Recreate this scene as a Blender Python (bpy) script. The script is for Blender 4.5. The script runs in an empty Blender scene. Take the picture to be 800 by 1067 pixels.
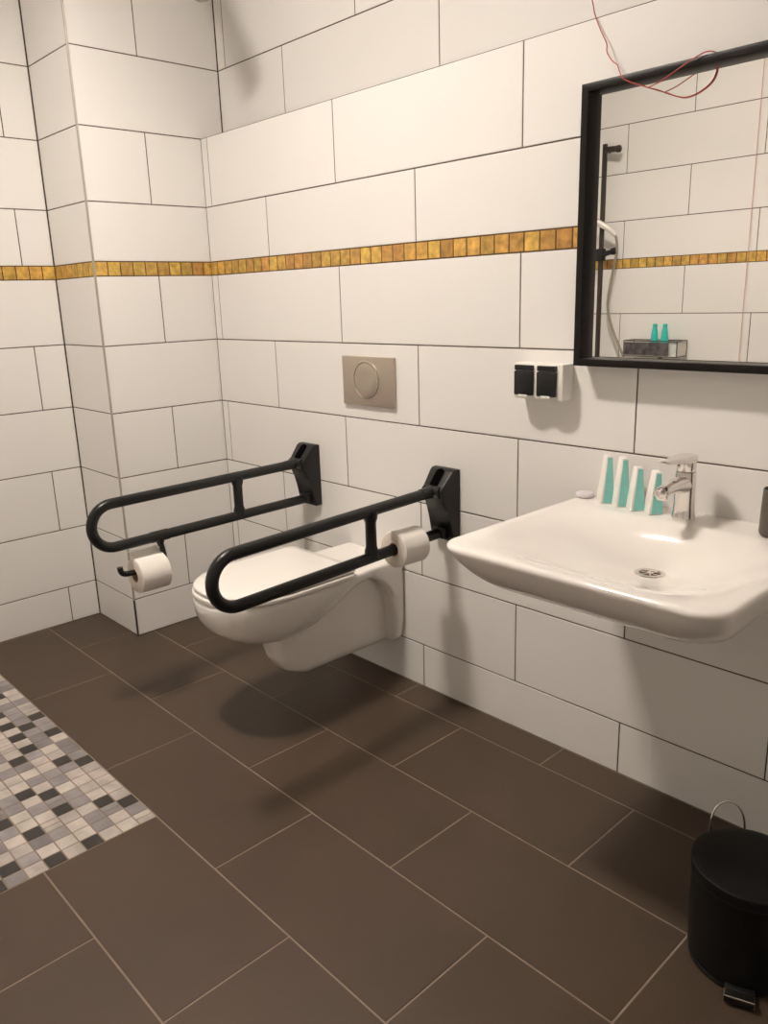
import bpy, bmesh, math, random
from mathutils import Vector, Matrix
random.seed(11)
scene = bpy.context.scene
COL = scene.collection
PI = math.pi

# ---------------------------------------------------------------- materials
def material(name, color, rough=0.5, metal=0.0, spec=0.5, var=0.0, scale=8.0, bump=0.0, bscale=60.0,
             attr=None, coat=0.0, sss=0.0, emit=None, trans=0.0):
    m = bpy.data.materials.new(name); m.use_nodes = True
    nt = m.node_tree; N = nt.nodes; L = nt.links
    b = N['Principled BSDF']
    b.inputs['Base Color'].default_value = (*color, 1)
    b.inputs['Roughness'].default_value = rough
    b.inputs['Metallic'].default_value = metal
    b.inputs['Specular IOR Level'].default_value = spec
    b.inputs['Coat Weight'].default_value = coat
    b.inputs['Coat Roughness'].default_value = 0.08
    if sss: b.inputs['Subsurface Weight'].default_value = sss; b.inputs['Subsurface Scale'].default_value = 0.01
    if trans: b.inputs['Transmission Weight'].default_value = trans
    tc = N.new('ShaderNodeTexCoord')
    src = None
    if attr:
        a = N.new('ShaderNodeAttribute'); a.attribute_name = attr; src = a.outputs['Color']
    if var:
        nz = N.new('ShaderNodeTexNoise'); nz.inputs['Scale'].default_value = scale; nz.inputs['Detail'].default_value = 5
        L.new(tc.outputs['Object'], nz.inputs['Vector'])
        mr = N.new('ShaderNodeMapRange'); mr.inputs['From Min'].default_value = 0.3; mr.inputs['From Max'].default_value = 0.7
        mr.inputs['To Min'].default_value = 1 - var; mr.inputs['To Max'].default_value = 1 + var
        L.new(nz.outputs['Fac'], mr.inputs['Value'])
        mx = N.new('ShaderNodeMix'); mx.data_type = 'RGBA'; mx.blend_type = 'MULTIPLY'; mx.inputs['Factor'].default_value = 1
        if src: L.new(src, mx.inputs[6])
        else: mx.inputs[6].default_value = (*color, 1)
        L.new(mr.outputs['Result'], mx.inputs[7]); src = mx.outputs[2]
    if src: L.new(src, b.inputs['Base Color'])
    if bump:
        n2 = N.new('ShaderNodeTexNoise'); n2.inputs['Scale'].default_value = bscale; n2.inputs['Detail'].default_value = 3
        L.new(tc.outputs['Object'], n2.inputs['Vector'])
        bp = N.new('ShaderNodeBump'); bp.inputs['Strength'].default_value = bump; bp.inputs['Distance'].default_value = 0.002
        L.new(n2.outputs['Fac'], bp.inputs['Height']); L.new(bp.outputs['Normal'], b.inputs['Normal'])
    if emit:
        b.inputs['Emission Color'].default_value = (*emit[0], 1); b.inputs['Emission Strength'].default_value = emit[1]
    return m

LAMP = (1.0, 0.895, 0.785)
M = {}
M['tile'] = material('wall_tile_white', (0.80, 0.785, 0.765), 0.42, spec=0.35, var=0.012, scale=2.0)
M['grout'] = material('wall_grout', (0.085, 0.065, 0.05), 0.9, var=0.15, scale=30)
M['ledge'] = material('ledge_tile', (0.80, 0.785, 0.765), 0.42, spec=0.35, var=0.012)
M['gold'] = material('gold_mosaic', (0.6, 0.33, 0.06), 0.35, spec=0.5, attr='tint', var=0.38, scale=42, bump=0.25, bscale=90)
M['gold_grout'] = material('mosaic_grout', (0.10, 0.05, 0.02), 0.9, var=0.1)
M['floor_tile'] = material('floor_tile_brown', (0.066, 0.0435, 0.0285), 0.48, spec=0.4, var=0.10, scale=3.0, bump=0.08, bscale=120)
M['floor_grout'] = material('floor_grout', (0.25, 0.195, 0.15), 0.9, var=0.12, scale=20)
M['pebble'] = material('shower_mosaic', (0.4, 0.37, 0.34), 0.32, spec=0.5, attr='tint', var=0.22, scale=17)
M['ceil'] = material('ceiling_paint', (0.86, 0.84, 0.81), 0.9, var=0.01)
M['trim'] = material('steel_trim', (0.50, 0.46, 0.40), 0.45, metal=0.6, var=0.05, scale=20)
M['trim_dark'] = material('dark_trim', (0.05, 0.045, 0.04), 0.6, var=0.05)
M['ceramic'] = material('white_ceramic', (0.83, 0.80, 0.765), 0.10, spec=0.5, var=0.004, scale=2.0, coat=0.3)
M['seat'] = material('seat_plastic', (0.84, 0.81, 0.775), 0.22, spec=0.45, var=0.004)
M['black'] = material('black_powder_coat', (0.0065, 0.007, 0.0068), 0.34, spec=0.4, var=0.1, scale=30, bump=0.05, bscale=300)
M['black_plastic'] = material('black_plastic', (0.0085, 0.0085, 0.0088), 0.40, spec=0.4, var=0.1, scale=20)
M['recess_shade'] = material('recess_shade_black', (0.0012, 0.0012, 0.0012), 0.9, spec=0.02, var=0.05)  # stands in for the shade inside the latch slot
M['paper'] = material('tissue_paper', (0.83, 0.79, 0.745), 0.95, spec=0.1, var=0.02, scale=30, bump=0.3, bscale=140)
M['paper_side'] = material('tissue_paper_edge', (0.70, 0.63, 0.56), 0.95, spec=0.1, var=0.04, scale=80, bump=0.2, bscale=200)
M['card'] = material('cardboard_core', (0.42, 0.30, 0.20), 0.9, var=0.08, scale=40)
M['steel'] = material('brushed_steel', (0.50, 0.435, 0.365), 0.42, metal=0.75, var=0.03, scale=15, bump=0.03, bscale=200)
M['steel_rim'] = material('polished_steel_ring', (0.62, 0.56, 0.49), 0.25, metal=0.9, var=0.02)
M['chrome'] = material('chrome', (0.78, 0.75, 0.72), 0.07, metal=1.0, var=0.01)
M['dark_hole'] = material('drain_dark', (0.09, 0.055, 0.035), 0.5, var=0.2, scale=40)
M['mirror'] = material('mirror_glass', (0.93, 0.93, 0.91), 0.0, metal=1.0, var=0.001)
M['frame'] = material('black_frame', (0.0065, 0.005, 0.0042), 0.4, spec=0.22, var=0.12, scale=15)
M['white_plastic'] = material('white_plastic', (0.80, 0.775, 0.74), 0.4, spec=0.4, var=0.01)
M['carton'] = material('white_carton', (0.84, 0.80, 0.77), 0.55, var=0.01, scale=20)
M['teal'] = material('teal_print', (0.23, 0.60, 0.56), 0.5, var=0.06, scale=25)
M['teal_bottle'] = material('teal_bottle', (0.02, 0.50, 0.44), 0.3, var=0.05, scale=30, coat=0.3)
M['lilac'] = material('lilac_soap', (0.66, 0.63, 0.66), 0.45, var=0.02, sss=0.1)
M['cup'] = material('dark_tumbler', (0.085, 0.07, 0.06), 0.35, var=0.08, scale=20)
M['cup_label'] = material('pale_label', (0.42, 0.38, 0.34), 0.6, var=0.04)
M['red'] = material('red_cord', (0.42, 0.065, 0.042), 0.6, var=0.08, scale=60)
M['red_pale'] = material('faded_red_cord', (0.72, 0.36, 0.29), 0.6, var=0.05, scale=60)
M['bin'] = material('black_bin', (0.003, 0.003, 0.003), 0.42, spec=0.28, var=0.08, scale=15)
M['bronze'] = material('dark_bar', (0.045, 0.036, 0.03), 0.35, metal=0.3, var=0.06)
M['hose'] = material('metal_hose', (0.42, 0.38, 0.33), 0.3, metal=0.8, var=0.15, scale=90)
M['hand_shower'] = material('pale_shower_head', (0.74, 0.71, 0.67), 0.25, var=0.02, metal=0.2)
M['wire'] = material('caddy_wire', (0.16, 0.14, 0.13), 0.35, metal=0.8, var=0.05)
M['caddy_front'] = material('caddy_dark_panel', (0.10, 0.085, 0.09), 0.35, metal=0.3, var=0.75, scale=24)
M['clear'] = material('clear_acrylic', (0.72, 0.68, 0.63), 0.2, var=0.02)
M['lamp_body'] = material('lamp_housing', (0.8, 0.79, 0.77), 0.4, var=0.01)
M['tube'] = material('lit_tube', (1, 1, 1), 0.5, var=0.001, emit=(LAMP, 790.0))
M['added_fill'] = material('added_fill_strip', (1, 1, 1), 0.5, var=0.001, emit=(LAMP, 530.0))  # added glow for fill, not a known lamp part
M['spot'] = material('spot_grey', (0.40, 0.37, 0.32), 0.4, metal=0.4, var=0.05)

# ---------------------------------------------------------------- mesh helpers
def NB(): return bmesh.new()

def box(bm, x0, x1, y0, y1, z0, z1, mi=0, bevel=0.0, seg=2):
    r = bmesh.ops.create_cube(bm, size=1.0)
    vs = r['verts']
    for v in vs:
        v.co = Vector((x0 + (v.co.x + .5) * (x1 - x0), y0 + (v.co.y + .5) * (y1 - y0), z0 + (v.co.z + .5) * (z1 - z0)))
    fs = list({f for v in vs for f in v.link_faces})
    for f in fs: f.material_index = mi
    if bevel:
        es = list({e for v in vs for e in v.link_edges})
        rr = bmesh.ops.bevel(bm, geom=es, offset=bevel, segments=seg, profile=0.5, affect='EDGES')
        for f in rr['faces']: f.material_index = mi
        vs = list({v for f in rr['faces'] for v in f.verts} | {v for v in vs if v.is_valid})
    return vs

def loft(bm, loops, cap0=True, cap1=True, mi=0):
    rings = [[bm.verts.new(p) for p in lp] for lp in loops]
    n = len(rings[0])
    for a, b in zip(rings[:-1], rings[1:]):
        for i in range(n):
            f = bm.faces.new((a[i], a[(i + 1) % n], b[(i + 1) % n], b[i])); f.material_index = mi
    if cap0: f = bm.faces.new(list(reversed(rings[0]))); f.material_index = mi
    if cap1: f = bm.faces.new(rings[-1]); f.material_index = mi
    return rings

def lathe(bm, prof, center=(0, 0, 0), axis=(0, 0, 1), seg=40, cap0=True, cap1=True, mi=0):
    ax = Vector(axis).normalized(); q = Vector((0, 0, 1)).rotation_difference(ax); c = Vector(center)
    loops = [[c + q @ Vector((r * math.cos(2 * PI * i / seg), r * math.sin(2 * PI * i / seg), h)) for i in range(seg)] for r, h in prof]
    return loft(bm, loops, cap0, cap1, mi)

def smooth_path(pts, n=8):
    P = [Vector(p) for p in pts]; out = []
    for i in range(len(P) - 1):
        p0 = P[max(i - 1, 0)]; p1 = P[i]; p2 = P[i + 1]; p3 = P[min(i + 2, len(P) - 1)]
        for k in range(n):
            t = k / n
            out.append(0.5 * ((2 * p1) + (-p0 + p2) * t + (2 * p0 - 5 * p1 + 4 * p2 - p3) * t * t + (-p0 + 3 * p1 - 3 * p2 + p3) * t ** 3))
    out.append(P[-1]); return out

def tube(bm, pts, rad, seg=16, caps=True, mi=0):
    P = [Vector(p) for p in pts]
    R = rad if isinstance(rad, (list, tuple)) else [rad] * len(P)
    T = []
    for i in range(len(P)):
        t = P[min(i + 1, len(P) - 1)] - P[max(i - 1, 0)]; T.append(t.normalized())
    up = Vector((0, 0, 1)) if abs(T[0].z) < 0.9 else Vector((1, 0, 0))
    nrm = (up - T[0] * up.dot(T[0])).normalized()
    loops = []
    for i in range(len(P)):
        if i: nrm = T[i - 1].rotation_difference(T[i]) @ nrm
        bi = T[i].cross(nrm)
        loops.append([P[i] + R[i] * (math.cos(2 * PI * k / seg) * nrm + math.sin(2 * PI * k / seg) * bi) for k in range(seg)])
    return loft(bm, loops, caps, caps, mi)

def rrect(x0, x1, y0, y1, r, z, n=8):
    r = min(r, (x1 - x0) / 2 - 1e-4, (y1 - y0) / 2 - 1e-4)
    out = []
    for cx, cy, a0 in ((x1 - r, y1 - r, 0), (x0 + r, y1 - r, PI / 2), (x0 + r, y0 + r, PI), (x1 - r, y0 + r, 1.5 * PI)):
        for k in range(n + 1):
            a = a0 + PI / 2 * k / n
            out.append(Vector((cx + r * math.cos(a), cy + r * math.sin(a), z)))
    return out

def mesh_from(bm, name, mats, smooth=None):
    bmesh.ops.recalc_face_normals(bm, faces=bm.faces)
    me = bpy.data.meshes.new(name); bm.to_mesh(me); bm.free()
    for m in (mats if isinstance(mats, (list, tuple)) else [mats]): me.materials.append(m)
    if smooth is not None:
        for p in me.polygons: p.use_smooth = True
        if smooth < 3.1: me.set_sharp_from_angle(angle=smooth)
    return me

def obj(name, bm, mats, parent=None, smooth=None, label=None):
    """one mesh object; bm is given in world space, stored relative to its (unrotated) parents"""
    if parent is not None:
        off = Vector((0, 0, 0)); p = parent
        while p is not None: off += p.location; p = p.parent
        bmesh.ops.translate(bm, verts=bm.verts, vec=-off)
        o = bpy.data.objects.new(name, mesh_from(bm, name, mats, smooth)); o.parent = parent
    else:
        o = bpy.data.objects.new(name, mesh_from(bm, name, mats, smooth))
    COL.objects.link(o)
    if label: o['label'] = label
    return o

def origin_to(o, loc):
    loc = Vector(loc); o.data.transform(Matrix.Translation(-loc)); o.location = loc

def tag(o, label, cat, group=None):
    o['label'] = label; o['category'] = cat
    if group: o['group'] = group
    return o

def thing(name, loc, label, cat, group=None):
    o = bpy.data.objects.new(name, None); COL.objects.link(o); o.location = loc; o.empty_display_size = 0.05
    return tag(o, label, cat, group)

def structure(o):
    o['kind'] = 'structure'; return o

# ---------------------------------------------------------------- tiled surfaces
TW, TH, G = 0.7585, 0.2545, 0.0040
Z1 = 0.158
L = [0.0, Z1, Z1 + TH, Z1 + 2 * TH, Z1 + 3 * TH, Z1 + 4 * TH, Z1 + 5 * TH]       # .., top of row = under the gold band
ZB, ZT = L[6], L[6] + 0.0517
ZU = ZT + 0.2083
ZS = ZU + 0.252
ZC = 3.00
ROWS_LOW = [(L[i], L[i + 1]) for i in range(6)] + [(ZT, ZU), (ZU, ZS)]
ROWS_UP = [(ZS, 2.1972), (2.1972, 2.4517), (2.4517, 2.7062), (2.7062, ZC)]

def surface(name, P, U, V, Nrm, u0, u1, rows, band=None, band_phase=0.0, thick=0.06, gap=G, dz=0.0, e0=0.0, e1=0.0):
    """tiled wall: grout slab + bevelled tiles.  P origin, U along, V up, Nrm outward. rows: (v0,v1,[joint u])"""
    P, U, V, Nrm = map(Vector, (P, U, V, Nrm))
    bm = NB(); tint = bm.loops.layers.color.new('tint') if False else bm.loops.layers.float_color.new('tint')
    def put(u, v, n): return P + U * u + V * v + Nrm * n
    def tile(a, b, c, d, mi, col=(1, 1, 1), bev=0.0012, h=0.002):
        lo = [bm.verts.new(put(*q, -h)) for q in ((a, c), (b, c), (b, d), (a, d))]
        mid = [bm.verts.new(put(*q, -bev * .6)) for q in ((a, c), (b, c), (b, d), (a, d))]
        hi = [bm.verts.new(put(*q, 0)) for q in ((a + bev, c + bev), (b - bev, c + bev), (b - bev, d - bev), (a + bev, d - bev))]
        fs = [bm.faces.new(hi)]
        for q in range(4):
            r = (q + 1) % 4
            fs.append(bm.faces.new((lo[q], lo[r], mid[r], mid[q]))); fs.append(bm.faces.new((mid[q], mid[r], hi[r], hi[q])))
        for f in fs:
            f.material_index = mi
            for lp in f.loops: lp[tint] = (*col, 1)
    v_lo = min(r[0] for r in rows); v_hi = max(r[1] for r in rows)
    if band: v_lo = min(v_lo, band[0]); v_hi = max(v_hi, band[1])
    # grout slab
    def slab(a, b, c, d, mi, n0=-thick, n1=-0.0014):
        vs = [bm.verts.new(put(u, v, n)) for n in (n0, n1) for (u, v) in ((a, c), (b, c), (b, d), (a, d))]
        for idx in ((0, 1, 2, 3), (4, 5, 6, 7), (0, 1, 5, 4), (1, 2, 6, 5), (2, 3, 7, 6), (3, 0, 4, 7)):
            f = bm.faces.new([vs[i] for i in idx]); f.material_index = mi
    slab(u0, u1, v_lo, v_hi, 1)
    g = gap / 2
    for r in rows:
        v0, v1 = r[0], r[1]
        js = sorted(j for j in r[2] if u0 + 0.006 < j < u1 - 0.006)
        ed = [u0 + e0] + js + [u1 - e1]
        for a, b in zip(ed[:-1], ed[1:]): tile(a + g, b - g, v0 + g, v1 - g, 0)
    if band:
        c0, c1 = band; pitch = 0.0507
        slab(u0, u1, c0 - g * .6, c1 + g * .6, 3, n0=-0.004, n1=-0.0011)
        k = math.floor((u0 - band_phase) / pitch)
        while True:
            a = band_phase + k * pitch; b = a + pitch; k += 1
            a2, b2 = max(a, u0), min(b, u1)
            if a >= u1: break
            if b2 - a2 < 0.006: continue
            s = random.uniform(0.78, 1.18); wv = random.uniform(-0.03, 0.045)
            col = (0.53 * s, (0.305 + wv) * s, 0.075 * s)
            tile(a2 + 0.0022, b2 - 0.0022, c0 + g, c1 - g, 2, col, bev=0.001)
    o = obj(name, bm, [M['tile'], M['grout'], M['gold'], M['gold_grout']])
    return structure(o)

def joints(base, lo=-1, hi=6): return [base + k * TW for k in range(lo, hi)]
XR = 3.70; YF = -2.56; XL = -0.362; YP = -0.4916; YR = 0.105
A, B = 0.0454, 0.4098
def low_rows(a, b, extra=0.0):
    # bottom to top: B A B A B A | B A
    seq = [b, a, b, a, b, a, b, a]
    return [(r[0] + (extra if i else 0), r[1] + extra, joints(s, -2, 7)) for i, (r, s) in enumerate(zip(ROWS_LOW, seq))]

surface('wall_back', (0, 0, 0), (1, 0, 0), (0, 0, 1), (0, -1, 0), 0.0, XR, low_rows(A, B), (ZB, ZT), 1.167, thick=0.103, e0=0.0025)
surface('wall_back_upper', (0, YR, 0), (1, 0, 0), (0, 0, 1), (0, -1, 0), 0.0, XR,
        [(ROWS_UP[0][0], ROWS_UP[0][1], joints(0.418)), (ROWS_UP[1][0], ROWS_UP[1][1], joints(0.0545)), (ROWS_UP[2][0], ROWS_UP[2][1], joints(0.418)), (ROWS_UP[3][0], ROWS_UP[3][1], joints(0.0545))], e0=0.0025)
# ledge on the pre-wall
bm = NB(); box(bm, 0.002, XR, 0.0015, YR - 0.001, ZS - 0.012, ZS - 0.0005, bevel=0.001)
structure(obj('trim_1', bm, M['ledge']))
def rows_with(jl, allrows): return [(a, b, jl if (i % 2 == 1) else []) for i, (a, b) in enumerate(allrows)]
ALL = ROWS_LOW + ROWS_UP
# pillar face (x = 0) : u runs along -y, from the recess
surface('wall_left', (0, 0, 0), (0, -1, 0), (0, 0, 1), (1, 0, 0), -YR, -YP - 0.0018,
        [(a, b, ([0.235] if i in (1, 3, 5, 7, 9, 11) else [])) for i, (a, b) in enumerate(ALL)], (ZB, ZT), 0.0345, thick=0.05)
surface('wall_left_return', (0, YP, 0), (-1, 0, 0), (0, 0, 1), (0, -1, 0), 0.0018, -XL, [(a, b, []) for a, b in ALL], (ZB, ZT), 0.0, thick=0.05, e1=0.002)
surface('wall_left_front', (XL, 0, 0), (0, -1, 0), (0, 0, 1), (1, 0, 0), -YP, -YF,
        [(a, b, joints(0.616 if i in (0, 2, 4, 6, 8, 10) else 0.616 + TW / 2)) for i, (a, b) in enumerate(ALL)], (ZB, ZT), -YP, thick=0.06, e0=0.002)
allj = [0.775, 0.395, 0.775, 0.395, 0.775, 0.395][::-1]
DZ = 0.010
opp = []
for i, (a, b) in enumerate(ALL):
    base = {0: .395, 1: .775, 2: .395, 3: .775, 4: .395, 5: .775, 6: .395, 7: .775, 8: .395, 9: .775, 10: .395, 11: .775}[i]
    opp.append((a + (DZ if i else 0), min(b + DZ, ZC), joints(base, -3, 6)))
surface('wall_front', (0, YF, 0), (1, 0, 0), (0, 0, 1), (0, 1, 0), XL, XR, opp, (ZB + DZ, ZT + DZ), 0.395, thick=0.06)
surface('wall_right', (XR, 0, 0), (0, -1, 0), (0, 0, 1), (-1, 0, 0), 0.0, -YF, low_rows(0.3, 0.68) + [(a, b, joints(0.3)) for a, b in ROWS_UP],
        (ZB, ZT), 0.0, thick=0.06)
# metal corner profile of the boxed column
bm = NB()
tube(bm, [(0.0015, YP - 0.0015, Z1), (0.0015, YP - 0.0015, ZC)], 0.0042, 10)
tube(bm, [(0.0015, YP - 0.0015, 0.0), (0.0015, YP - 0.0015, Z1)], 0.0042, 10, mi=1)
structure(obj('trim_2', bm, [M['trim'], M['trim_dark']], smooth=0.6))

# ceiling
bm = NB(); box(bm, XL - .05, XR + .05, YF - .05, YR + .06, ZC, ZC + .1)
structure(obj('ceiling', bm, M['ceil']))

# floor : brown tiles, grout bed and the shower mosaic
def build_floor():
    bm = NB(); tint = bm.loops.layers.float_color.new('tint')
    def tile(a, b, c, d, mi, col=(1, 1, 1), bev=0.0012, h=0.002):
        lo = [bm.verts.new((x, y, -h)) for x, y in ((a, c), (b, c), (b, d), (a, d))]
        hi = [bm.verts.new((x, y, 0)) for x, y in ((a + bev, c + bev), (b - bev, c + bev), (b - bev, d - bev), (a + bev, d - bev))]
        fs = [bm.faces.new(hi)] + [bm.faces.new((lo[q], lo[(q + 1) % 4], hi[(q + 1) % 4], hi[q])) for q in range(4)]
        for f in fs:
            f.material_index = mi
            for lp in f.loops: lp[tint] = (*col, 1)
    box(bm, XL - .05, XR + .05, YF - .05, YR + .05, -0.10, -0.0012, mi=1)
    ys = [0.0, -0.1165] + [-0.1165 - 0.3025 * k for k in range(1, 9)]
    ys = [0.0, -0.1195] + [-0.1195 - 0.3012 * k for k in range(1, 9)]
    SX, SY = 1.155, ys[4]                                # shower mosaic: x < SX and y < SY
    g = 0.0016
    for i in range(len(ys) - 1):
        hi_, lo_ = ys[i], max(ys[i + 1], YF)
        if lo_ >= hi_: continue
        base = 1.145 if i % 2 == 0 else 1.4461
        js = [base + 0.6011 * k for k in range(-4, 6)]
        x0 = XL if i > 0 else 0.0
        ed = [XL] + [j for j in js if XL < j < XR] + [XR]
        for a, b in zip(ed[:-1], ed[1:]):
            if i >= 4:
                if b <= SX + .01: continue
                a = max(a, SX)
            aa, bb = a + g, b - g
            if bb - aa < 0.01: continue
            tile(aa, bb, lo_ + g, hi_ - g, 0)
    # mosaic 48 mm pitch, mixed tones
    pt = 0.0478; g2 = 0.0012
    ny = int((SY - YF) / pt) + 1; nx = int((SX - XL) / pt) + 1
    prev = {}
    for iy in range(ny):
        y1 = SY - iy * pt; y0 = max(y1 - pt, YF)
        if y1 - y0 < 0.008: continue
        for ix in range(nx):
            x1 = SX - ix * pt; x0 = max(x1 - pt, XL)
            if x1 - x0 < 0.008: continue
            r = random.random()
            if r < 0.29 and not prev.get((ix - 1, iy)) and not (prev.get((ix, iy - 1)) and random.random() < .7):
                col = (0.024, 0.020, 0.018); prev[(ix, iy)] = True
            elif r < 0.64:
                s = random.uniform(0.85, 1.15); col = (0.47 * s, 0.42 * s, 0.385 * s)
            else:
                s = random.uniform(0.75, 1.2); col = (0.24 * s, 0.22 * s, 0.225 * s)
            if random.random() < 0.10 and col[0] > .1:    # two half tiles
                xm = (x0 + x1) / 2
                tile(x0 + g2, xm - g2, y0 + g2, y1 - g2, 2, col); tile(xm + g2, x1 - g2, y0 + g2, y1 - g2, 2, tuple(c * .85 for c in col))
            else:
                tile(x0 + g2, x1 - g2, y0 + g2, y1 - g2, 2, col)
    return structure(obj('floor', bm, [M['floor_tile'], M['floor_grout'], M['pebble']]))
build_floor()

# ---------------------------------------------------------------- toilet
def remeshed(bm, name, mat, parent, voxel=0.006, smooth_iter=8, label=None):
    off = Vector((0, 0, 0)); p = parent
    while p is not None: off += p.location; p = p.parent
    bmesh.ops.translate(bm, verts=bm.verts, vec=-off)
    me = mesh_from(bm, name, mat, 3.14)
    o = bpy.data.objects.new(name, me); COL.objects.link(o); o.parent = parent
    r = o.modifiers.new('r', 'REMESH'); r.mode = 'VOXEL'; r.voxel_size = voxel; r.use_smooth_shade = True
    s = o.modifiers.new('s', 'SMOOTH'); s.factor = 0.5; s.iterations = smooth_iter
    dg = bpy.context.evaluated_depsgraph_get()
    me2 = bpy.data.meshes.new_from_object(o.evaluated_get(dg)); o.modifiers.clear(); o.data = me2
    me2.name = name
    for q in me2.polygons: q.use_smooth = True
    if not me2.materials: me2.materials.append(mat)
    return o

TX = 0.943
def dloop(hw, yf, yb, z, n=48, k=2.35, rb=0.032, ys=None):
    """D-shaped plan: rounded front (superellipse) and straight sides to the back"""
    ys = ys if ys is not None else yf + hw * 1.28
    out = []
    m = n
    for i in range(m + 1):                                 # front, from right side to left side
        a = -i / m * PI
        c, s = math.cos(a), math.sin(a)
        x = hw * math.copysign(abs(c) ** (2 / k), c); y = (ys - yf) * math.copysign(abs(s) ** (2 / k), s)
        out.append(Vector((TX + x, ys + y, z)))
    rb = min(rb, hw * .9)
    for i in range(9):
        a = PI - i / 8 * PI / 2
        out.append(Vector((TX - hw + rb + rb * math.cos(a), yb - rb + rb * math.sin(a), z)))
    for i in range(9):
        a = PI / 2 - i / 8 * PI / 2
        out.append(Vector((TX + hw - rb + rb * math.cos(a), yb - rb + rb * math.sin(a), z)))
    return out

toilet = thing('wall_hung_toilet', (TX, 0, 0), 'white wall-hung toilet with closed lid between the two black grab rails', 'toilet')
bm = NB()
# bowl: sections along its length, keel rising towards the wall
ST = [(-.7095, .022, .447, .425), (-.706, .050, .455, .405), (-.697, .078, .459, .382), (-.680, .107, .460, .357), (-.650, .136, .460, .333), (-.610, .157, .460, .311), (-.560, .171, .460, .294), (-.50, .179, .460, .285),
      (-.44, .1805, .460, .288), (-.38, .179, .460, .303), (-.32, .173, .460, .333), (-.27, .164, .460, .362), (-.22, .154, .460, .386), (-.16, .147, .460, .400), (-.08, .145, .460, .402), (0, .145, .460, .402)]
def bsec(y, hw_, zt, zb, n=28):
    out = [Vector((TX + hw_ * .97, y, zt))]
    zc_ = zt - .008
    for k in range(n + 1):
        t = PI * k / n
        c, s_ = math.cos(t), math.sin(t)
        out.append(Vector((TX + hw_ * math.copysign(abs(c) ** (2 / 2.5), c), y, zc_ - (zc_ - zb) * abs(s_) ** (2 / 2.5))))
    out.append(Vector((TX - hw_ * .97, y, zt)))
    return out
loft(bm, [bsec(*q) for q in ST])
# narrow trap body under it
loft(bm, [rrect(TX - .064, TX + .064, -.415, 0, .05, .138), rrect(TX - .076, TX + .076, -.45, 0, .06, .158), rrect(TX - .081, TX + .081, -.478, 0, .07, .20),
          rrect(TX - .084, TX + .084, -.495, 0, .07, .26), rrect(TX - .086, TX + .086, -.50, 0, .07, .34), rrect(TX - .086, TX + .086, -.50, 0, .07, .41)])
# rear slab and wall flange
loft(bm, [rrect(TX - .100, TX + .100, -.030, 0, .012, .140), rrect(TX - .130, TX + .130, -.036, 0, .015, .165), rrect(TX - .143, TX + .143, -.045, 0, .018, .24), rrect(TX - .145, TX + .145, -.060, 0, .02, .33),
          rrect(TX - .145, TX + .145, -.085, 0, .02, .37), rrect(TX - .145, TX + .145, -.115, 0, .02, .40), rrect(TX - .145, TX + .145, -.15, 0, .02, .42), rrect(TX - .144, TX + .144, -.15, 0, .02, .45)])
bowl = remeshed(bm, 'bowl', M['ceramic'], toilet, .006, 9)
bm = NB()
loft(bm, [dloop(.176, -.704, -.245, .4615), dloop(.181, -.710, -.243, .465), dloop(.181, -.710, -.243, .473), dloop(.177, -.706, -.245, .477)])
obj('seat', bm, M['seat'], toilet, smooth=0.7)
bm = NB()
loft(bm, [dloop(.174, -.700, -.240, .4785), dloop(.178, -.704, -.238, .482), dloop(.178, -.704, -.238, .490), dloop(.172, -.697, -.243, .4955), dloop(.15, -.66, -.27, .4985), dloop(.08, -.52, -.34, .500)])
obj('lid', bm, M['seat'], toilet, smooth=0.7)
for sx in (-.078, .078):
    bm = NB(); lathe(bm, [(.016, .4605), (.017, .463), (.017, .472), (.013, .474)], (TX + sx, -.215, 0), seg=20)
    tube(bm, [(TX + sx, -.215, .47), (TX + sx, -.243, .471)], .0085, 12)
    obj('hinge', bm, M['chrome'], toilet, smooth=0.7)

# flush plate
fp = thing('flush_plate', (.940, 0, 1.052), 'brushed steel flush plate with one round push button above the toilet', 'flush plate')
bm = NB(); box(bm, .812, 1.068, -.012, 0, .969, 1.134, bevel=.003); obj('plate', bm, M['steel'], fp, smooth=0.6)
bm = NB()
lathe(bm, [(.064, 0.0115), (.064, .0150), (.061, .0165), (.0585, .0165), (.0565, .0120)], (.934, 0, 1.058), (0, -1, 0), 48, cap0=False, cap1=False)
obj('button_ring', bm, M['steel_rim'], fp, smooth=0.5)
bm = NB(); lathe(bm, [(.056, .0118), (.056, .0145), (.054, .0155), (.03, .0158)], (.934, 0, 1.058), (0, -1, 0), 48); obj('button', bm, M['steel'], fp, smooth=0.5)

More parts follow.
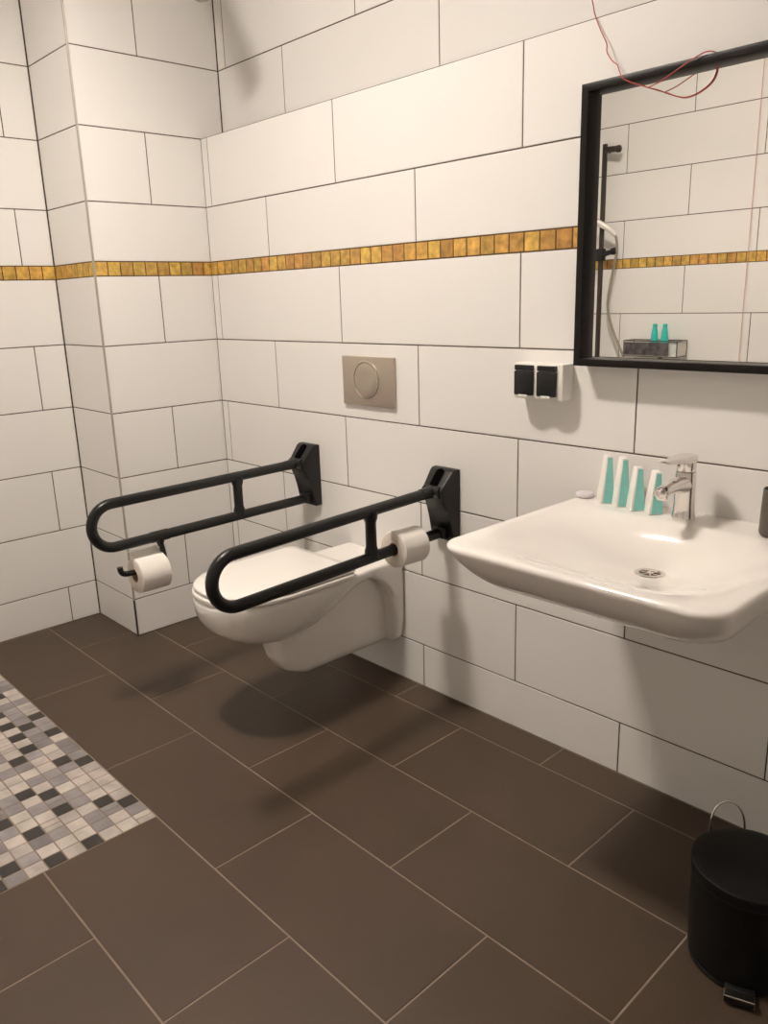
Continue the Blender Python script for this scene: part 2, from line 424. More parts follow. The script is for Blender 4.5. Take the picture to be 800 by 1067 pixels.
# ---------------------------------------------------------------- grab rails
RT = 0.0168
def make_rail(x, droop, label):
    root = thing('grab_rail', (x, 0, 0.69), label, 'grab rail', 'folding grab rails beside the toilet')
    prof = [(0, .803), (.020, .803), (.031, .797), (.074, .748), (.076, .738), (.071, .712), (.052, .676), (.038, .645), (.030, .610), (.028, .571), (0, .571)]
    bm = NB()
    def hw(d): return .052 * (1 - .24 * d / .075)
    loops = []
    for s in (-1, 1): loops.append([Vector((x + s * hw(d), -d, z)) for d, z in prof])
    loft(bm, loops)
    bmesh.ops.bevel(bm, geom=[e for e in bm.edges], offset=.0035, segments=2, profile=.5, affect='EDGES')
    obj('mount', bm, M['black_plastic'], root, smooth=0.6)
    # slot in the sloping upper face: raised insert, recess shade put into its black
    a, b = Vector((x, -.036, .7915)), Vector((x, -.066, .757)); d = (b - a).normalized(); nrm = Vector((0, -.76, .65))
    bm = NB(); lp = []
    for i in range(24):
        t = 2 * PI * i / 24; c = a if math.sin(t) < 0 else b
        lp.append(c + Vector((1, 0, 0)) * .0165 * math.cos(t) + d * .0165 * math.sin(t) * (.8 if math.sin(t) < 0 else .15))
    loft(bm, [[p + nrm * -.004 for p in lp], [p + nrm * .0022 for p in lp]])
    obj('latch_slot_shade', bm, M['recess_shade'], root)
    # pivot barrel and the lower stop
    bm = NB()
    tube(bm, [(x - .032, -.070, .737), (x + .032, -.070, .737)], .0185, 20)
    tube(bm, [(x, -.070, .737), (x, -.125, .736)], [.0195, .0176], 20)
    obj('pivot', bm, M['black_plastic'], root, smooth=0.7)
    bm = NB(); box(bm, x - .024, x + .024, -.052, -.022, .580, .618, bevel=.006)
    obj('lower_rest', bm, M['black_plastic'], root, smooth=0.6)
    # loop
    yw, ye = -.095, -.800
    rc = .0675
    def zu(y): return .736 + droop * (y + .095)
    def zl(y): return .599 + droop * (y + .095) - .004
    pts = [(x, yw, zu(yw))] + [(x, yw + (ye - yw) * k / 6, zu(yw + (ye - yw) * k / 6)) for k in range(1, 7)]
    zm = (zu(ye) + zl(ye)) / 2; rr = (zu(ye) - zl(ye)) / 2
    for k in range(1, 18):
        t = PI / 2 + PI * k / 18
        pts.append((x, ye + rr * math.cos(t), zm + rr * math.sin(t)))
    yl = -.040
    pts += [(x, ye + (yl - ye) * k / 8, zl(ye + (yl - ye) * k / 8)) for k in range(0, 9)]
    bm = NB(); tube(bm, pts, RT, 20); obj('rail_tube', bm, M['black'], root, smooth=1.0)
    yb = -.335
    bm = NB()
    z0, z1 = zl(yb), zu(yb)
    tube(bm, [(x, yb, z0), (x, yb, z0 + .022), (x, yb, z0 + .034), (x, yb, z1 - .034), (x, yb, z1 - .022), (x, yb, z1)], [.0225, .0205, .0165, .0165, .0205, .0225], 18)
    obj('brace', bm, M['black'], root, smooth=1.0)
    return root, zl

rail_l, zl_l = make_rail(.597, .012, 'black folding grab rail nearer the corner, with a roll hanging on a hooked holder beneath')
rail_r, zl_r = make_rail(1.290, .030, 'black folding grab rail nearer the washbasin, a roll threaded on its lower bar')

def paper_roll(name_label, c, axis, r, ln, core_r, tail=None):
    ax = Vector(axis).normalized(); c = Vector(c)
    root = thing('toilet_roll', c, name_label, 'toilet roll', 'toilet rolls on the grab rails')
    bm = NB(); seg = 48
    q = Vector((0, 0, 1)).rotation_difference(ax)
    prof = [(core_r, -ln / 2), (r - .004, -ln / 2), (r, -ln / 2 + .003), (r, ln / 2 - .003), (r - .004, ln / 2), (core_r, ln / 2)]
    loops = [[c + q @ Vector((rad * math.cos(2 * PI * i / seg), rad * math.sin(2 * PI * i / seg), h)) for i in range(seg)] for rad, h in prof]
    rings = loft(bm, loops, False, False)
    for f in bm.faces:
        cc = f.calc_center_median() - c
        if abs(abs(cc.dot(ax)) - ln / 2) < .0008: f.material_index = 1
    if tail:
        loft(bm, [[c + Vector(p) for p in lp] for lp in tail])
    obj('paper', bm, [M['paper'], M['paper_side']], root, smooth=0.8)
    bm = NB()
    prof = [(core_r - .0015, -ln / 2), (core_r, -ln / 2), (core_r, ln / 2), (core_r - .0015, ln / 2), (core_r - .0015, -ln / 2)]
    loops = [[c + q @ Vector((rad * math.cos(2 * PI * i / 32), rad * math.sin(2 * PI * i / 32), h)) for i in range(32)] for rad, h in prof]
    loft(bm, loops, False, False)
    obj('core', bm, M['card'], root, smooth=0.8)
    return root

# right roll threaded over the lower bar, hanging on it
yr = -.195
paper_roll('white toilet roll threaded on the lower bar of the rail near the washbasin', (1.290, yr, zl_r(yr) - .0038), (0, -1, .03), .056, .105, .0212)
# left holder: post from the lower bar, then an arm forward with an upturned end
hx = .597; hy = -.648
bm = NB()
tube(bm, smooth_path([(hx, hy, zl_l(hy)), (hx, hy + .002, zl_l(hy) - .025), (hx, hy + .006, .538), (hx, hy + .009, .512), (hx, hy + .005, .494), (hx, hy - .014, .486), (hx, hy - .06, .486),
                      (hx, hy - .110, .488), (hx, hy - .128, .489), (hx, hy - .141, .494), (hx, hy - .147, .505), (hx, hy - .148, .516)], 6), .0092, 14)
tube(bm, [(hx, hy - .03, zl_l(hy - .03)), (hx, hy + .03, zl_l(hy + .03))], .0185, 18)
tube(bm, [(hx, hy, zl_l(hy) - .008), (hx, hy, zl_l(hy) - .034)], [.017, .009], 14)
obj('roll_holder', bm, M['black'], rail_l, smooth=1.0)
lr = .058
zc = .486 + .0088 - .0215
tl = []
for th in (0.0, 0.0012):
    pass
cy = hy - .049
def tail_sheet():
    # a loose sheet rising from the top of the roll and leaning back over it
    prof = [(.014, .0555), (-.004, .0620), (-.022, .0700), (-.036, .0765)]
    a = []
    for dy in (-.050, .050):
        lo = [(px_, dy, pz_) for px_, pz_ in prof]; hi = [(px_ + .0012, dy, pz_ - .0014) for px_, pz_ in reversed(prof)]
        a.append(lo + hi)
    return a
paper_roll('white toilet roll with a loose sheet on the hooked holder under the corner rail', (hx, cy, zc), (0, -1, 0), lr, .104, .0215, tail_sheet())

# ---------------------------------------------------------------- washbasin
SX0, SX1, SYF, SZ = 1.795, 2.435, -.600, .800
SC = (SX0 + SX1) / 2; HX = (SX1 - SX0) / 2
sink = thing('washbasin', (SC, 0, 0.66), 'white ceramic washbasin mounted on the tiled wall under the black mirror', 'washbasin')
bm = NB()
def sl(hx, y0, y1, r, z, oval=0.0):
    raw = rrect(SC - hx, SC + hx, y0, y1, r, z, 10)
    pts = []
    for q in range(4):                                    # corner arc, then evenly spaced points along the straight side
        arc = raw[q * 11:(q + 1) * 11]; nxt = raw[((q + 1) * 11) % 44]
        pts += arc + [arc[-1].lerp(nxt, k / 13) for k in range(1, 13)]
    if oval:
        yc, hy = (y0 + y1) / 2, (y1 - y0) / 2
        for p in pts:
            u, v = (p.x - SC) / hx, (p.y - yc) / hy
            q = math.hypot(u, v)
            k = (1 - oval) + oval / q
            p.x = SC + u * k * hx; p.y = yc + v * k * hy
    return pts
loops = [sl(.18, -.33, -.0005, .06, .655), sl(.215, -.40, -.0005, .07, .660), sl(.25, -.47, -.0005, .08, .677), sl(.28, -.527, -.0005, .085, .703), sl(.302, -.567, -.0005, .08, .737),
         sl(.314, -.590, -.0005, .07, .768), sl(.319, -.599, -.0005, .062, .785), sl(.320, -.600, -.0005, .06, .792), sl(.3185, -.598, -.0015, .058, .7965), sl(.315, -.594, -.004, .055, .7995), sl(.309, -.588, -.008, .05, .8005),
         # flat rim, deck at the back
         sl(.300, -.578, -.108, .055, .8002, .10), sl(.290, -.568, -.116, .07, .7988, .25), sl(.277, -.554, -.129, .085, .7945, .40), sl(.257, -.533, -.145, .10, .7855, .55), sl(.228, -.501, -.160, .11, .7715, .70),
         sl(.190, -.457, -.173, .11, .7545, .80), sl(.150, -.407, -.183, .10, .738, .90), sl(.110, -.349, -.191, .08, .7235, 1), sl(.075, -.299, -.197, .055, .712, 1), sl(.050, -.265, -.2005, .04, .7055, 1), sl(.037, -.2505, -.203, .022, .703, 1)]
loft(bm, loops, True, True)
bs = obj('basin', bm, M['ceramic'], sink, smooth=3.14)
sm = bs.modifiers.new('s', 'SUBSURF'); sm.levels = 2; sm.render_levels = 2
me2 = bpy.data.meshes.new_from_object(bs.evaluated_get(bpy.context.evaluated_depsgraph_get())); bs.modifiers.clear(); bs.data = me2
DX, DY = SC - .006, -.2265
bm = NB()
lathe(bm, [(.034, .7020), (.034, .7045), (.031, .7062), (.0245, .7058), (.023, .7030)], (DX, DY, 0), seg=36, cap0=False, cap1=False)
for k in range(3):
    a = k * PI / 3
    tube(bm, [(DX - .023 * math.cos(a), DY - .023 * math.sin(a), .7042), (DX + .023 * math.cos(a), DY + .023 * math.sin(a), .7042)], .0018, 8)
lathe(bm, [(.008, .7032), (.008, .7056), (.005, .7064)], (DX, DY, 0), seg=18)
dr = obj('drain', bm, M['chrome'], sink, smooth=0.7)
bm = NB(); lathe(bm, [(.0228, .7031), (.0228, .7036)], (DX, DY, 0), seg=30); obj('drain_hole', bm, M['dark_hole'], dr)

# faucet
FX, FY = 2.106, -.078
ft = thing('faucet', (FX, FY, .800), 'chrome single-lever mixer tap on the washbasin deck', 'faucet')
bm = NB()
lathe(bm, [(.0265, .8005), (.0275, .803), (.0262, .807), (.0240, .83), (.0232, .86), (.0235, .895), (.0228, .9145)], (FX, FY, 0), seg=36)
obj('body', bm, M['chrome'], ft, smooth=0.8)
bm = NB()
def spsec(y, zc_, w, h):
    return [Vector((FX + w * math.cos(2 * PI * k / 20) * 1.0, y, zc_ + h * math.sin(2 * PI * k / 20))) for k in range(20)]
loft(bm, [spsec(FY + .002, .882, .0215, .026), spsec(FY - .022, .886, .0205, .0215), spsec(FY - .050, .889, .0185, .0165), spsec(FY - .080, .8885, .0172, .0135), spsec(FY - .105, .886, .0165, .0120), spsec(FY - .121, .8835, .0150, .0105), spsec(FY - .126, .8825, .010, .0070)])
obj('spout', bm, M['chrome'], ft, smooth=0.9)
bm = NB(); lathe(bm, [(.0125, .868), (.013, .870), (.013, .880), (.0105, .882)], (FX, FY - .108, 0), seg=24); obj('aerator', bm, M['chrome'], ft, smooth=0.7)
bm = NB()
lathe(bm, [(.0205, .9150), (.0215, .917), (.0220, .9300), (.0222, .938)], (FX, FY, 0), seg=36)
obj('cartridge_collar', bm, M['chrome'], ft, smooth=0.7)
bm = NB()
def lev(z, s=1.0):
    out = []
    for k in range(19):
        a = k / 18 * PI; out.append(Vector((FX + .0242 * s * math.cos(a), FY + .0242 * s * math.sin(a), z)))
    for xx, yy in ((-.0225, -.02), (-.0165, -.055), (-.0120, -.098), (-.0090, -.112), (0, -.1165), (.0090, -.112), (.0120, -.098), (.0165, -.055), (.0225, -.02)):
        out.append(Vector((FX + xx * s, FY + yy * (1 if s > .99 else .985), z)))
    return out
def levz(s, z0, tip): return [Vector((p.x, p.y, z0 + tip * max(0, (FY - .02 - p.y) / .097))) for p in lev(0, s)]
loft(bm, [levz(.93, .9385, .010), levz(1.0, .9405, .0105), levz(1.0, .9470, .0060), levz(.93, .9525, .0030)])
obj('lever', bm, M['chrome'], ft, smooth=0.7)

# ---------------------------------------------------------------- cartons, soap, cup on the deck
def carton(x, y, rot, h, label, w=.034, dep=.046):
    root = thing('cosmetic_carton', (x, y, .8006), label, 'carton', 'turquoise and white cartons on the washbasin')
    R = Matrix.Rotation(rot, 4, 'Z'); O = Vector((x, y, .8008))
    def W(p): return O + R @ Vector(p)
    wt, dt = w * .42, dep * .62
    # white sleeve: four-sided, leaning in towards the top
    bm = NB()
    lo = [(-w / 2, -dep / 2, 0), (w / 2, -dep / 2, 0), (w / 2, dep / 2, 0), (-w / 2, dep / 2, 0)]
    sh = .004
    hi = [(-wt / 2 + sh, -dt / 2, h), (wt / 2 + sh, -dt / 2, h), (wt / 2 + sh, dt / 2, h), (-wt / 2 + sh, dt / 2, h)]
    loft(bm, [[W(p) for p in lo], [W(p) for p in hi]])
    bmesh.ops.bevel(bm, geom=list(bm.edges), offset=.0012, segments=2, affect='EDGES', profile=.5)
    obj('sleeve', bm, M['carton'], root, smooth=0.5)
    # turquoise inset front, narrow at the top
    bm = NB()
    def fr(t, u, n):                                        # point on the front face, t up 0..1, u across -1..1
        hw_ = (w * (1 - t) + wt * t) / 2; yy = -(dep * (1 - t) + dt * t) / 2
        return W((u * hw_ + sh * t, yy - n, h * t))
    q = [(.015, -.70), (.015, .99), (.965, .95), (.965, -.62)]
    loft(bm, [[fr(t, u, -.001) for t, u in q], [fr(t, u, .0009) for t, u in q]])
    obj('front_panel', bm, M['teal'], root, label='turquoise front panel')
    return root
RO = math.radians(47)
carton(1.884, -.056, RO, .122, 'tall turquoise and white carton next to the pale soap disc')
carton(1.930, -.061, RO, .122, 'tall turquoise and white carton second from the pale soap disc')
carton(1.977, -.071, RO, .106, 'shorter turquoise and white carton partly behind the tip of the tap spout')
carton(2.026, -.073, RO, .102, 'short turquoise and white carton standing closest to the tap body')

bm = NB()
lathe(bm, [(.018, .8008), (.0225, .8022), (.0240, .807), (.0235, .8115), (.020, .8140), (.012, .8146)], (1.819, -.047, 0), seg=32)
so = obj('soap_disc', bm, M['lilac'], smooth=1.0); origin_to(so, (1.819, -.047, .8008))
tag(so, 'small pale lilac soap disc at the left back corner of the washbasin', 'soap')

cup = thing('tumbler', (2.320, -.075, .8006), 'dark grey tumbler on the right end of the washbasin deck', 'tumbler')
bm = NB()
lathe(bm, [(.030, .8008), (.036, .8025), (.0385, .808), (.0375, .86), (.0362, .9020), (.0352, .9035), (.0340, .9020), (.0350, .86), (.0355, .812), (.030, .806)], (2.320, -.075, 0), seg=40)
obj('cup_wall', bm, M['cup'], cup, smooth=0.8)
bm = NB()
ar = []
for z in (.822, .880):
    rr = .0390 - (.0012 if z > .85 else 0)
    o_ = [Vector((2.320 + rr * math.cos(a), -.075 + rr * math.sin(a), z)) for a in [math.radians(-78 + 90 * k / 14) for k in range(15)]]
    i_ = [Vector((2.320 + (rr - .0012) * math.cos(a), -.075 + (rr - .0012) * math.sin(a), z)) for a in [math.radians(-78 + 90 * k / 14) for k in reversed(range(15))]]
    ar.append(o_ + i_)
loft(bm, ar); obj('cup_label', bm, M['cup_label'], cup, smooth=0.6, label='pale label')

# ---------------------------------------------------------------- double socket
so_ = thing('double_socket', (1.66, 0, 1.095), 'white surface-mounted double socket with two black hinged covers beside the mirror', 'socket')
bm = NB(); box(bm, 1.582, 1.742, -.050, 0, 1.046, 1.142, bevel=.005); obj('housing', bm, M['white_plastic'], so_, smooth=0.6)
for cx in (1.620, 1.694):
    bm = NB()
    box(bm, cx - .030, cx + .030, -.060, -.049, 1.056, 1.121, bevel=.003)
    box(bm, cx - .030, cx + .030, -.058, -.049, 1.123, 1.137, bevel=.002)
    cv = obj('socket_cover', bm, M['black_plastic'], so_, smooth=0.6, label='black hinged cover')
    bm = NB(); box(bm, cx - .015, cx + .015, -.0615, -.052, 1.0515, 1.0585, bevel=.002); obj('cover_lip', bm, M['white_plastic'], cv, smooth=0.6, label='pale grip lip')

# ---------------------------------------------------------------- mirror
MX0, MX1, MZ0, MZ1, MD, MT, MG = 1.778, 2.452, 1.142, 1.791, .060, .018, .030
mir = thing('framed_mirror', ((MX0 + MX1) / 2, 0, MZ0), 'rectangular mirror in a deep black frame above the washbasin', 'mirror')
bm = NB()
o4 = [(MX0, MZ0), (MX1, MZ0), (MX1, MZ1), (MX0, MZ1)]; i4 = [(MX0 + MT, MZ0 + MT), (MX1 - MT, MZ0 + MT), (MX1 - MT, MZ1 - MT), (MX0 + MT, MZ1 - MT)]
vo0 = [bm.verts.new((x, -.0005, z)) for x, z in o4]; vo1 = [bm.verts.new((x, -MD, z)) for x, z in o4]
vi1 = [bm.verts.new((x, -MD, z)) for x, z in i4]; vi0 = [bm.verts.new((x, -.0005, z)) for x, z in i4]
for i in range(4):
    j = (i + 1) % 4
    bm.faces.new((vo0[i], vo0[j], vo1[j], vo1[i])); bm.faces.new((vo1[i], vo1[j], vi1[j], vi1[i]))
    bm.faces.new((vi1[i], vi1[j], vi0[j], vi0[i])); bm.faces.new((vi0[i], vi0[j], vo0[j], vo0[i]))
bmesh.ops.bevel(bm, geom=list(bm.edges), offset=.0012, segments=2, affect='EDGES', profile=.5)
obj('frame', bm, M['frame'], mir, smooth=0.5)
bm = NB(); box(bm, MX0 + MT - .0005, MX1 - MT + .0005, -MG, -.004, MZ0 + MT - .0005, MZ1 - MT + .0005)
obj('mirror_glass', bm, M['mirror'], mir)

# red cord draped over the frame
bm = NB()
main = [(1.700, -.008, 2.135), (1.735, -.008, 2.055), (1.763, -.006, 1.980), (1.770, -.006, 1.954), (1.779, -.006, 1.932), (1.793, -.010, 1.907), (1.812, -.015, 1.877), (1.818, -.022, 1.857), (1.838, -.032, 1.834),
        (1.860, -.045, 1.818), (1.872, -.055, 1.803), (1.886, -.0635, 1.784), (1.905, -.0635, 1.772), (1.925, -.064, 1.763), (1.952, -.064, 1.7515), (1.970, -.052, 1.7445), (1.990, -.038, 1.7345),
        (2.019, -.0335, 1.7240), (2.045, -.0325, 1.7255), (2.069, -.0325, 1.7355), (2.083, -.0325, 1.7475), (2.089, -.0325, 1.762), (2.089, -.0325, 1.7715)]
tube(bm, smooth_path(main, 5), .0013, 8)
ret = [(1.952, -.0665, 1.7515), (1.980, -.066, 1.758), (2.014, -.066, 1.772), (2.051, -.066, 1.787), (2.074, -.064, 1.7945), (2.086, -.058, 1.7955), (2.092, -.045, 1.7935), (2.094, -.030, 1.7930)]
tube(bm, smooth_path(ret, 5), .0013, 8)
rc_ = obj('alarm_cord', bm, M['red'], smooth=1.0); origin_to(rc_, (1.886, -.0635, 1.784))
tag(rc_, 'thin red cord hanging from above and looped over the mirror frame', 'cord')

# ---------------------------------------------------------------- pedal bin
BX, BY, BR = 2.450, -.400, .108
bn = thing('pedal_bin', (BX, BY, 0), 'small black pedal bin with wire handle on the dark floor beneath the washbasin', 'bin')
bm = NB(); lathe(bm, [(.100, .012), (.104, .016), (.1065, .10), (.108, .185), (.1085, .198), (.106, .2005)], (BX, BY, 0), seg=56); obj('bin_body', bm, M['bin'], bn, smooth=0.7)
bm = NB(); lathe(bm, [(.097, .0005), (.103, .003), (.104, .012), (.098, .0135)], (BX, BY, 0), seg=48); obj('base_ring', bm, M['black_plastic'], bn, smooth=0.7)
bm = NB(); lathe(bm, [(.1085, .2015), (.1105, .203), (.1108, .221), (.1098, .2235), (.107, .2246), (.09, .2262), (.06, .2275), (.02, .228)], (BX, BY, 0), seg=56); obj('lid', bm, M['bin'], bn, smooth=0.8)
hd = Vector((-.72, .694, 0)); sd = Vector((.694, .72, 0)); Cc = Vector((BX, BY, 0))
hp = []
for k in range(25):
    t = PI * k / 24
    hp.append(Cc + hd * (.112 + .012 * math.sin(t)) - sd * .037 * math.cos(t) * (1.0) + Vector((0, 0, .200 + .078 * (math.sin(t) ** .62))))
bm = NB(); tube(bm, hp, .0024, 10); obj('wire_handle', bm, M['chrome'], bn, smooth=1.0)
pd = Vector((.36, -.93, 0)).normalized(); ps = Vector((.93, .36, 0)).normalized()
bm = NB()
def pbox(bm, d0, d1, s, z0, z1, bev=.002):
    lo = [Cc + pd * d0 - ps * s, Cc + pd * d1 - ps * s, Cc + pd * d1 + ps * s, Cc + pd * d0 + ps * s]
    loft(bm, [[p + Vector((0, 0, z0)) for p in lo], [p + Vector((0, 0, z1)) for p in lo]])
pbox(bm, .085, .136, .027, .004, .020)
bmesh.ops.bevel(bm, geom=list(bm.edges), offset=.003, segments=2, affect='EDGES', profile=.5)
pe = obj('pedal', bm, M['black_plastic'], bn, smooth=0.6)
bm = NB(); pbox(bm, .120, .139, .0272, .0202, .0245); bmesh.ops.bevel(bm, geom=list(bm.edges), offset=.001, segments=1, affect='EDGES', profile=.5)
obj('pedal_strip', bm, M['chrome'], pe, smooth=0.6, label='bright metal pedal strip')

# ---------------------------------------------------------------- shower wall opposite (seen in the mirror)
YW = YF
sb = thing('shower_rail', (.285, YW, 1.5), 'dark vertical shower slide bar seen at the left of the mirror', 'shower rail')
bx, by = .285, YW + .055
bm = NB(); box(bm, bx - .013, bx + .013, by - .008, by + .008, .72, 2.115, bevel=.003); obj('slide_bar', bm, M['bronze'], sb, smooth=0.6)
for zz in (2.085, .76):
    bm = NB(); tube(bm, [(bx, YW + .002, zz), (bx, by, zz)], .014, 16); obj('wall_bracket', bm, M['bronze'], sb, smooth=0.8)
bm = NB(); tube(bm, [(bx, by, 2.085), (bx + .085, by + .010, 2.078)], .016, 16); lathe(bm, [(.016, 0), (.019, .004), (.019, .020), (.015, .024)], (bx + .080, by + .010, 2.078), (1, .1, -.08), 18)
obj('top_knob', bm, M['bronze'], sb, smooth=0.8)
bm = NB(); box(bm, bx - .024, bx + .024, by - .016, by + .022, 1.485, 1.555, bevel=.006); tube(bm, [(bx, by, 1.52), (bx + .085, by + .012, 1.535)], [.017, .013], 16)
lathe(bm, [(.013, 0), (.019, .003), (.019, .022), (.015, .026)], (bx + .075, by + .012, 1.534), (1, .1, .1), 18)
obj('slider', bm, M['black_plastic'], sb, smooth=0.8)
hs = thing('hand_shower', (.30, YW + .09, 1.64), 'pale hand shower with metal hose on the dark slide bar, seen in the mirror', 'hand shower')
bm = NB(); tube(bm, smooth_path([(.385, YW + .075, 1.620), (.350, YW + .09, 1.655), (.300, YW + .105, 1.690), (.240, YW + .13, 1.725), (.215, YW + .145, 1.735)], 5), [.011 + .012 * min(1, k / 20) for k in range(21)], 16)
obj('shower_handle', bm, M['hand_shower'], hs, smooth=0.9)
bm = NB(); lathe(bm, [(.020, -.012), (.048, -.002), (.052, .010), (.050, .016)], (.205, YW + .155, 1.728), (-.35, .55, -.75), 32); obj('spray_head', bm, M['hand_shower'], hs, smooth=0.9)
bm = NB(); tube(bm, smooth_path([(.385, YW + .075, 1.622), (.392, YW + .07, 1.59), (.388, YW + .06, 1.52), (.362, YW + .055, 1.40), (.342, YW + .055, 1.26), (.352, YW + .05, 1.17), (.392, YW + .05, 1.07), (.440, YW + .045, .97), (.480, YW + .04, .88), (.50, YW + .03, .80), (.50, YW + .003, .77)], 6), .0075, 12)
obj('hose', bm, M['hose'], hs, smooth=1.0)

cd = thing('shower_caddy', (.68, YW, 1.0), 'dark slotted shower basket on the tiled wall, reflected low in the mirror', 'shower caddy')
cx0, cx1, cyb, cyf, cz0, cz1 = .500, .822, YW + .012, YW + .125, .955, 1.040
bm = NB()
rim = [(cx0, cyb, cz1), (cx0, cyf, cz1), (cx1, cyf, cz1), (cx1, cyb, cz1), (cx0, cyb, cz1)]
for a, b in zip(rim[:-1], rim[1:]): tube(bm, [a, b], .0032, 8)
rim2 = [(p[0], p[1], cz0) for p in rim]
for a, b in zip(rim2[:-1], rim2[1:]): tube(bm, [a, b], .0028, 8)
for a in rim[:-1]: tube(bm, [a, (a[0], a[1], cz0)], .0028, 8)
obj('wire_rim', bm, M['wire'], cd, smooth=0.8)
bm = NB(); box(bm, cx0 + .002, cx1 - .002, cyb + .001, cyf - .001, cz0 - .001, cz0 + .004); obj('tray', bm, M['clear'], cd)
bm = NB(); box(bm, cx0 + .004, cx1 - .050, cyf - .004, cyf + .001, cz0 + .006, cz1 - .008); obj('front_panel', bm, M['caddy_front'], cd, label='dark marbled front panel')
bm = NB(); box(bm, cx1 - .004, cx1 + .001, cyb + .004, cyf - .006, cz0 + .006, cz1 - .008); obj('side_panel', bm, M['clear'], cd, label='pale side panel')
bm = NB(); box(bm, .655, .675, YW + .001, YW + .014, .875, 1.035, bevel=.002); obj('wall_clip', bm, M['wire'], cd, smooth=0.5)
def bottle(x, y, label):
    root = thing('shampoo_bottle', (x, y, cz0 + .0045), label, 'bottle', 'bottles in the shower basket')
    z = cz0 + .0045
    bm = NB(); lathe(bm, [(.021, z), (.0245, z + .004), (.0235, z + .05), (.0165, z + .130), (.0125, z + .150), (.0115, z + .152)], (x, y, 0), seg=28); obj('bottle_body', bm, M['teal_bottle'], root, smooth=0.9)
    bm = NB(); lathe(bm, [(.0125, z + .1525), (.0130, z + .154), (.0120, z + .170), (.0100, z + .172)], (x, y, 0), seg=24); obj('bottle_cap', bm, M['teal_bottle'], root, smooth=0.7)
    return root
bottle(.655, YW + .065, 'turquoise bottle in the reflected shower basket, on the side nearer the slide bar')
bottle(.715, YW + .065, 'turquoise bottle in the reflected shower basket, on the side farther from the slide bar')
bm = NB(); tube(bm, [(1.118, YW + .012, ZC - .001), (1.117, YW + .012, 1.6), (1.115, YW + .012, .45)], .0016, 8)
lathe(bm, [(.004, .425), (.011, .430), (.012, .445), (.004, .452)], (1.115, YW + .014, 0), seg=16)
pc = obj('pull_cord', bm, M['red_pale'], smooth=0.9); origin_to(pc, (1.118, YW + .012, ZC - .001))
tag(pc, 'thin faded red pull cord hanging straight down the tiles reflected in the mirror', 'cord')

# ---------------------------------------------------------------- ceiling lamp and the fitting by the corner
LX, LY = 1.13, -1.14
ZL = ZC - 0.11
lamp = thing('ceiling_lamp', (LX, LY, ZC), 'white suspended ceiling lamp with two short lit strips above the room', 'lamp')
bm = NB(); box(bm, LX - .19, LX + .19, LY - .075, LY + .075, ZL - .045, ZL - .0005, bevel=.006); obj('lamp_housing', bm, M['lamp_body'], lamp, smooth=0.6)
for dy in (-.040, .040):
    bm = NB(); box(bm, LX - .150, LX + .150, LY + dy - .016, LY + dy + .016, ZL - .0505, ZL - .0445, bevel=.001)
    obj('lit_strip', bm, M['tube'], lamp, smooth=0.8)
bm = NB()  # lip shaped this deep to keep light off the upper walls
for (a0_, a1_, b0_, b1_) in ((-.19, .19, -.075, -.069), (-.19, .19, .069, .075), (-.19, -.184, -.069, .069), (.184, .19, -.069, .069)):
    box(bm, LX + a0_, LX + a1_, LY + b0_, LY + b1_, ZL - .0765, ZL - .044)
obj('lamp_shield_frame', bm, M['lamp_body'], lamp)

bm = NB(); box(bm, LX - .150, LX + .150, LY - .030, LY + .030, ZL + .0003, ZL + .0040, bevel=.001)
obj('added_fill_strip', bm, M['added_fill'], lamp)  # added strip, bounces soft fill off the ceiling
for s_ in (-1, 1):
    bm = NB(); tube(bm, [(LX + s_ * .172, LY, ZL - .01), (LX + s_ * .172, LY, ZC)], .006, 12); obj('hanger_rod', bm, M['lamp_body'], lamp, smooth=0.8)

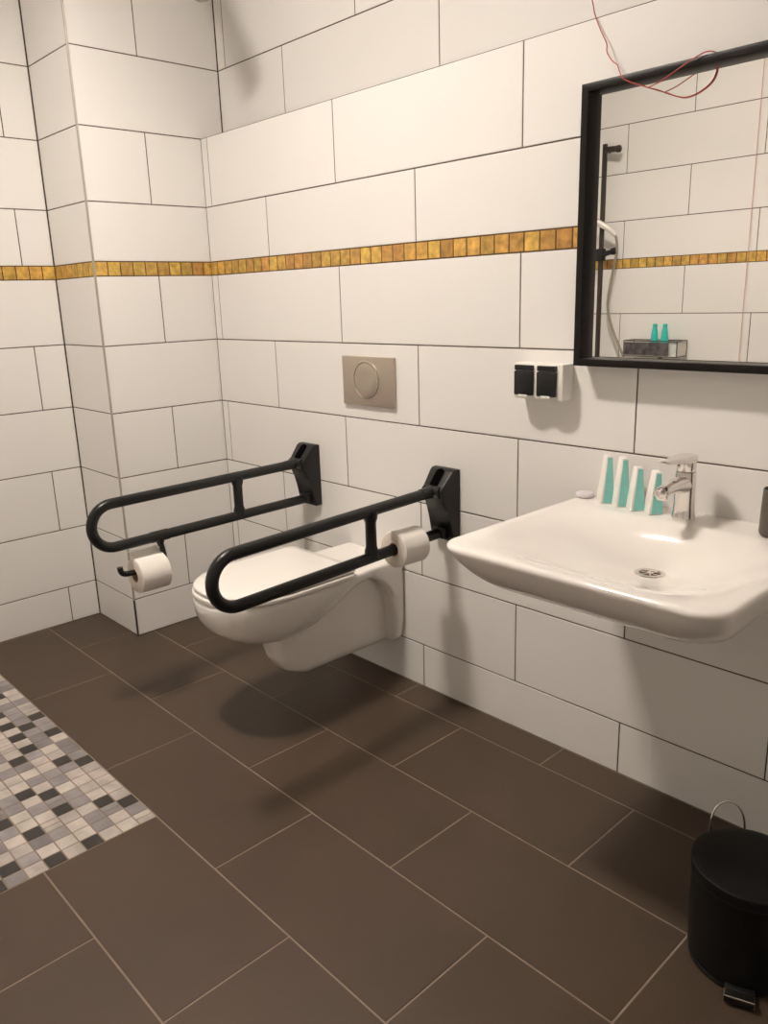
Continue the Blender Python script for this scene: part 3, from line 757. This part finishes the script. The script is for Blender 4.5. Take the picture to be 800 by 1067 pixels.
sp = thing('ceiling_spot', (.20, -.14, ZC), 'grey fitting hanging by the column, cut off by the top edge of the picture', 'ceiling fitting')
bm = NB(); lathe(bm, [(.045, -.02), (.048, -.018), (.048, 0)], (.20, -.14, ZC), seg=28); tube(bm, [(.20, -.14, ZC - .01), (.205, -.142, 2.72), (.262, -.162, 2.545)], .012, 14)
obj('stem', bm, M['spot'], sp, smooth=0.8)
d = Vector((.175, -.063, -.225)).normalized(); a0 = Vector((.285, -.170, 2.518))
bm = NB(); lathe(bm, [(.020, -.035), (.036, -.02), (.040, 0), (.040, .285), (.038, .300), (.034, .300), (.034, .287)], a0, d, 28); obj('spot_head', bm, M['spot'], sp, smooth=0.7)

# ---------------------------------------------------------------- camera
cx, cy_, cz, yaw, pit, rol, f = 2.9457, -1.8220, 1.3278, 0.8210, 0.2647, -0.0314, 829.7
fw = Vector((-math.sin(yaw) * math.cos(pit), math.cos(yaw) * math.cos(pit), -math.sin(pit)))
rt = Vector((math.cos(yaw), math.sin(yaw), 0)); up = rt.cross(fw)
rt2 = math.cos(rol) * rt + math.sin(rol) * up; up2 = -math.sin(rol) * rt + math.cos(rol) * up
cam_d = bpy.data.cameras.new('camera'); cam = bpy.data.objects.new('camera', cam_d); COL.objects.link(cam)
Mx = Matrix((rt2, up2, -fw)).transposed().to_4x4(); Mx.translation = (cx, cy_, cz)
cam.matrix_world = Mx
cam_d.sensor_fit = 'VERTICAL'; cam_d.sensor_height = 24.0; cam_d.lens = f / 1067 * 24.0
cam_d.clip_start = 0.02
scene.camera = cam

# ---------------------------------------------------------------- world / view
w = bpy.data.worlds.new('world'); scene.world = w; w.use_nodes = True
w.node_tree.nodes['Background'].inputs['Color'].default_value = (0.05, 0.045, 0.04, 1)
scene.view_settings.view_transform = 'Standard'; scene.view_settings.look = 'None'
scene.view_settings.gamma = 1.0; scene.view_settings.use_curve_mapping = False
scene.view_settings.exposure = 0.0
scene.cycles.max_bounces = 10; scene.cycles.diffuse_bounces = 6; scene.cycles.glossy_bounces = 6
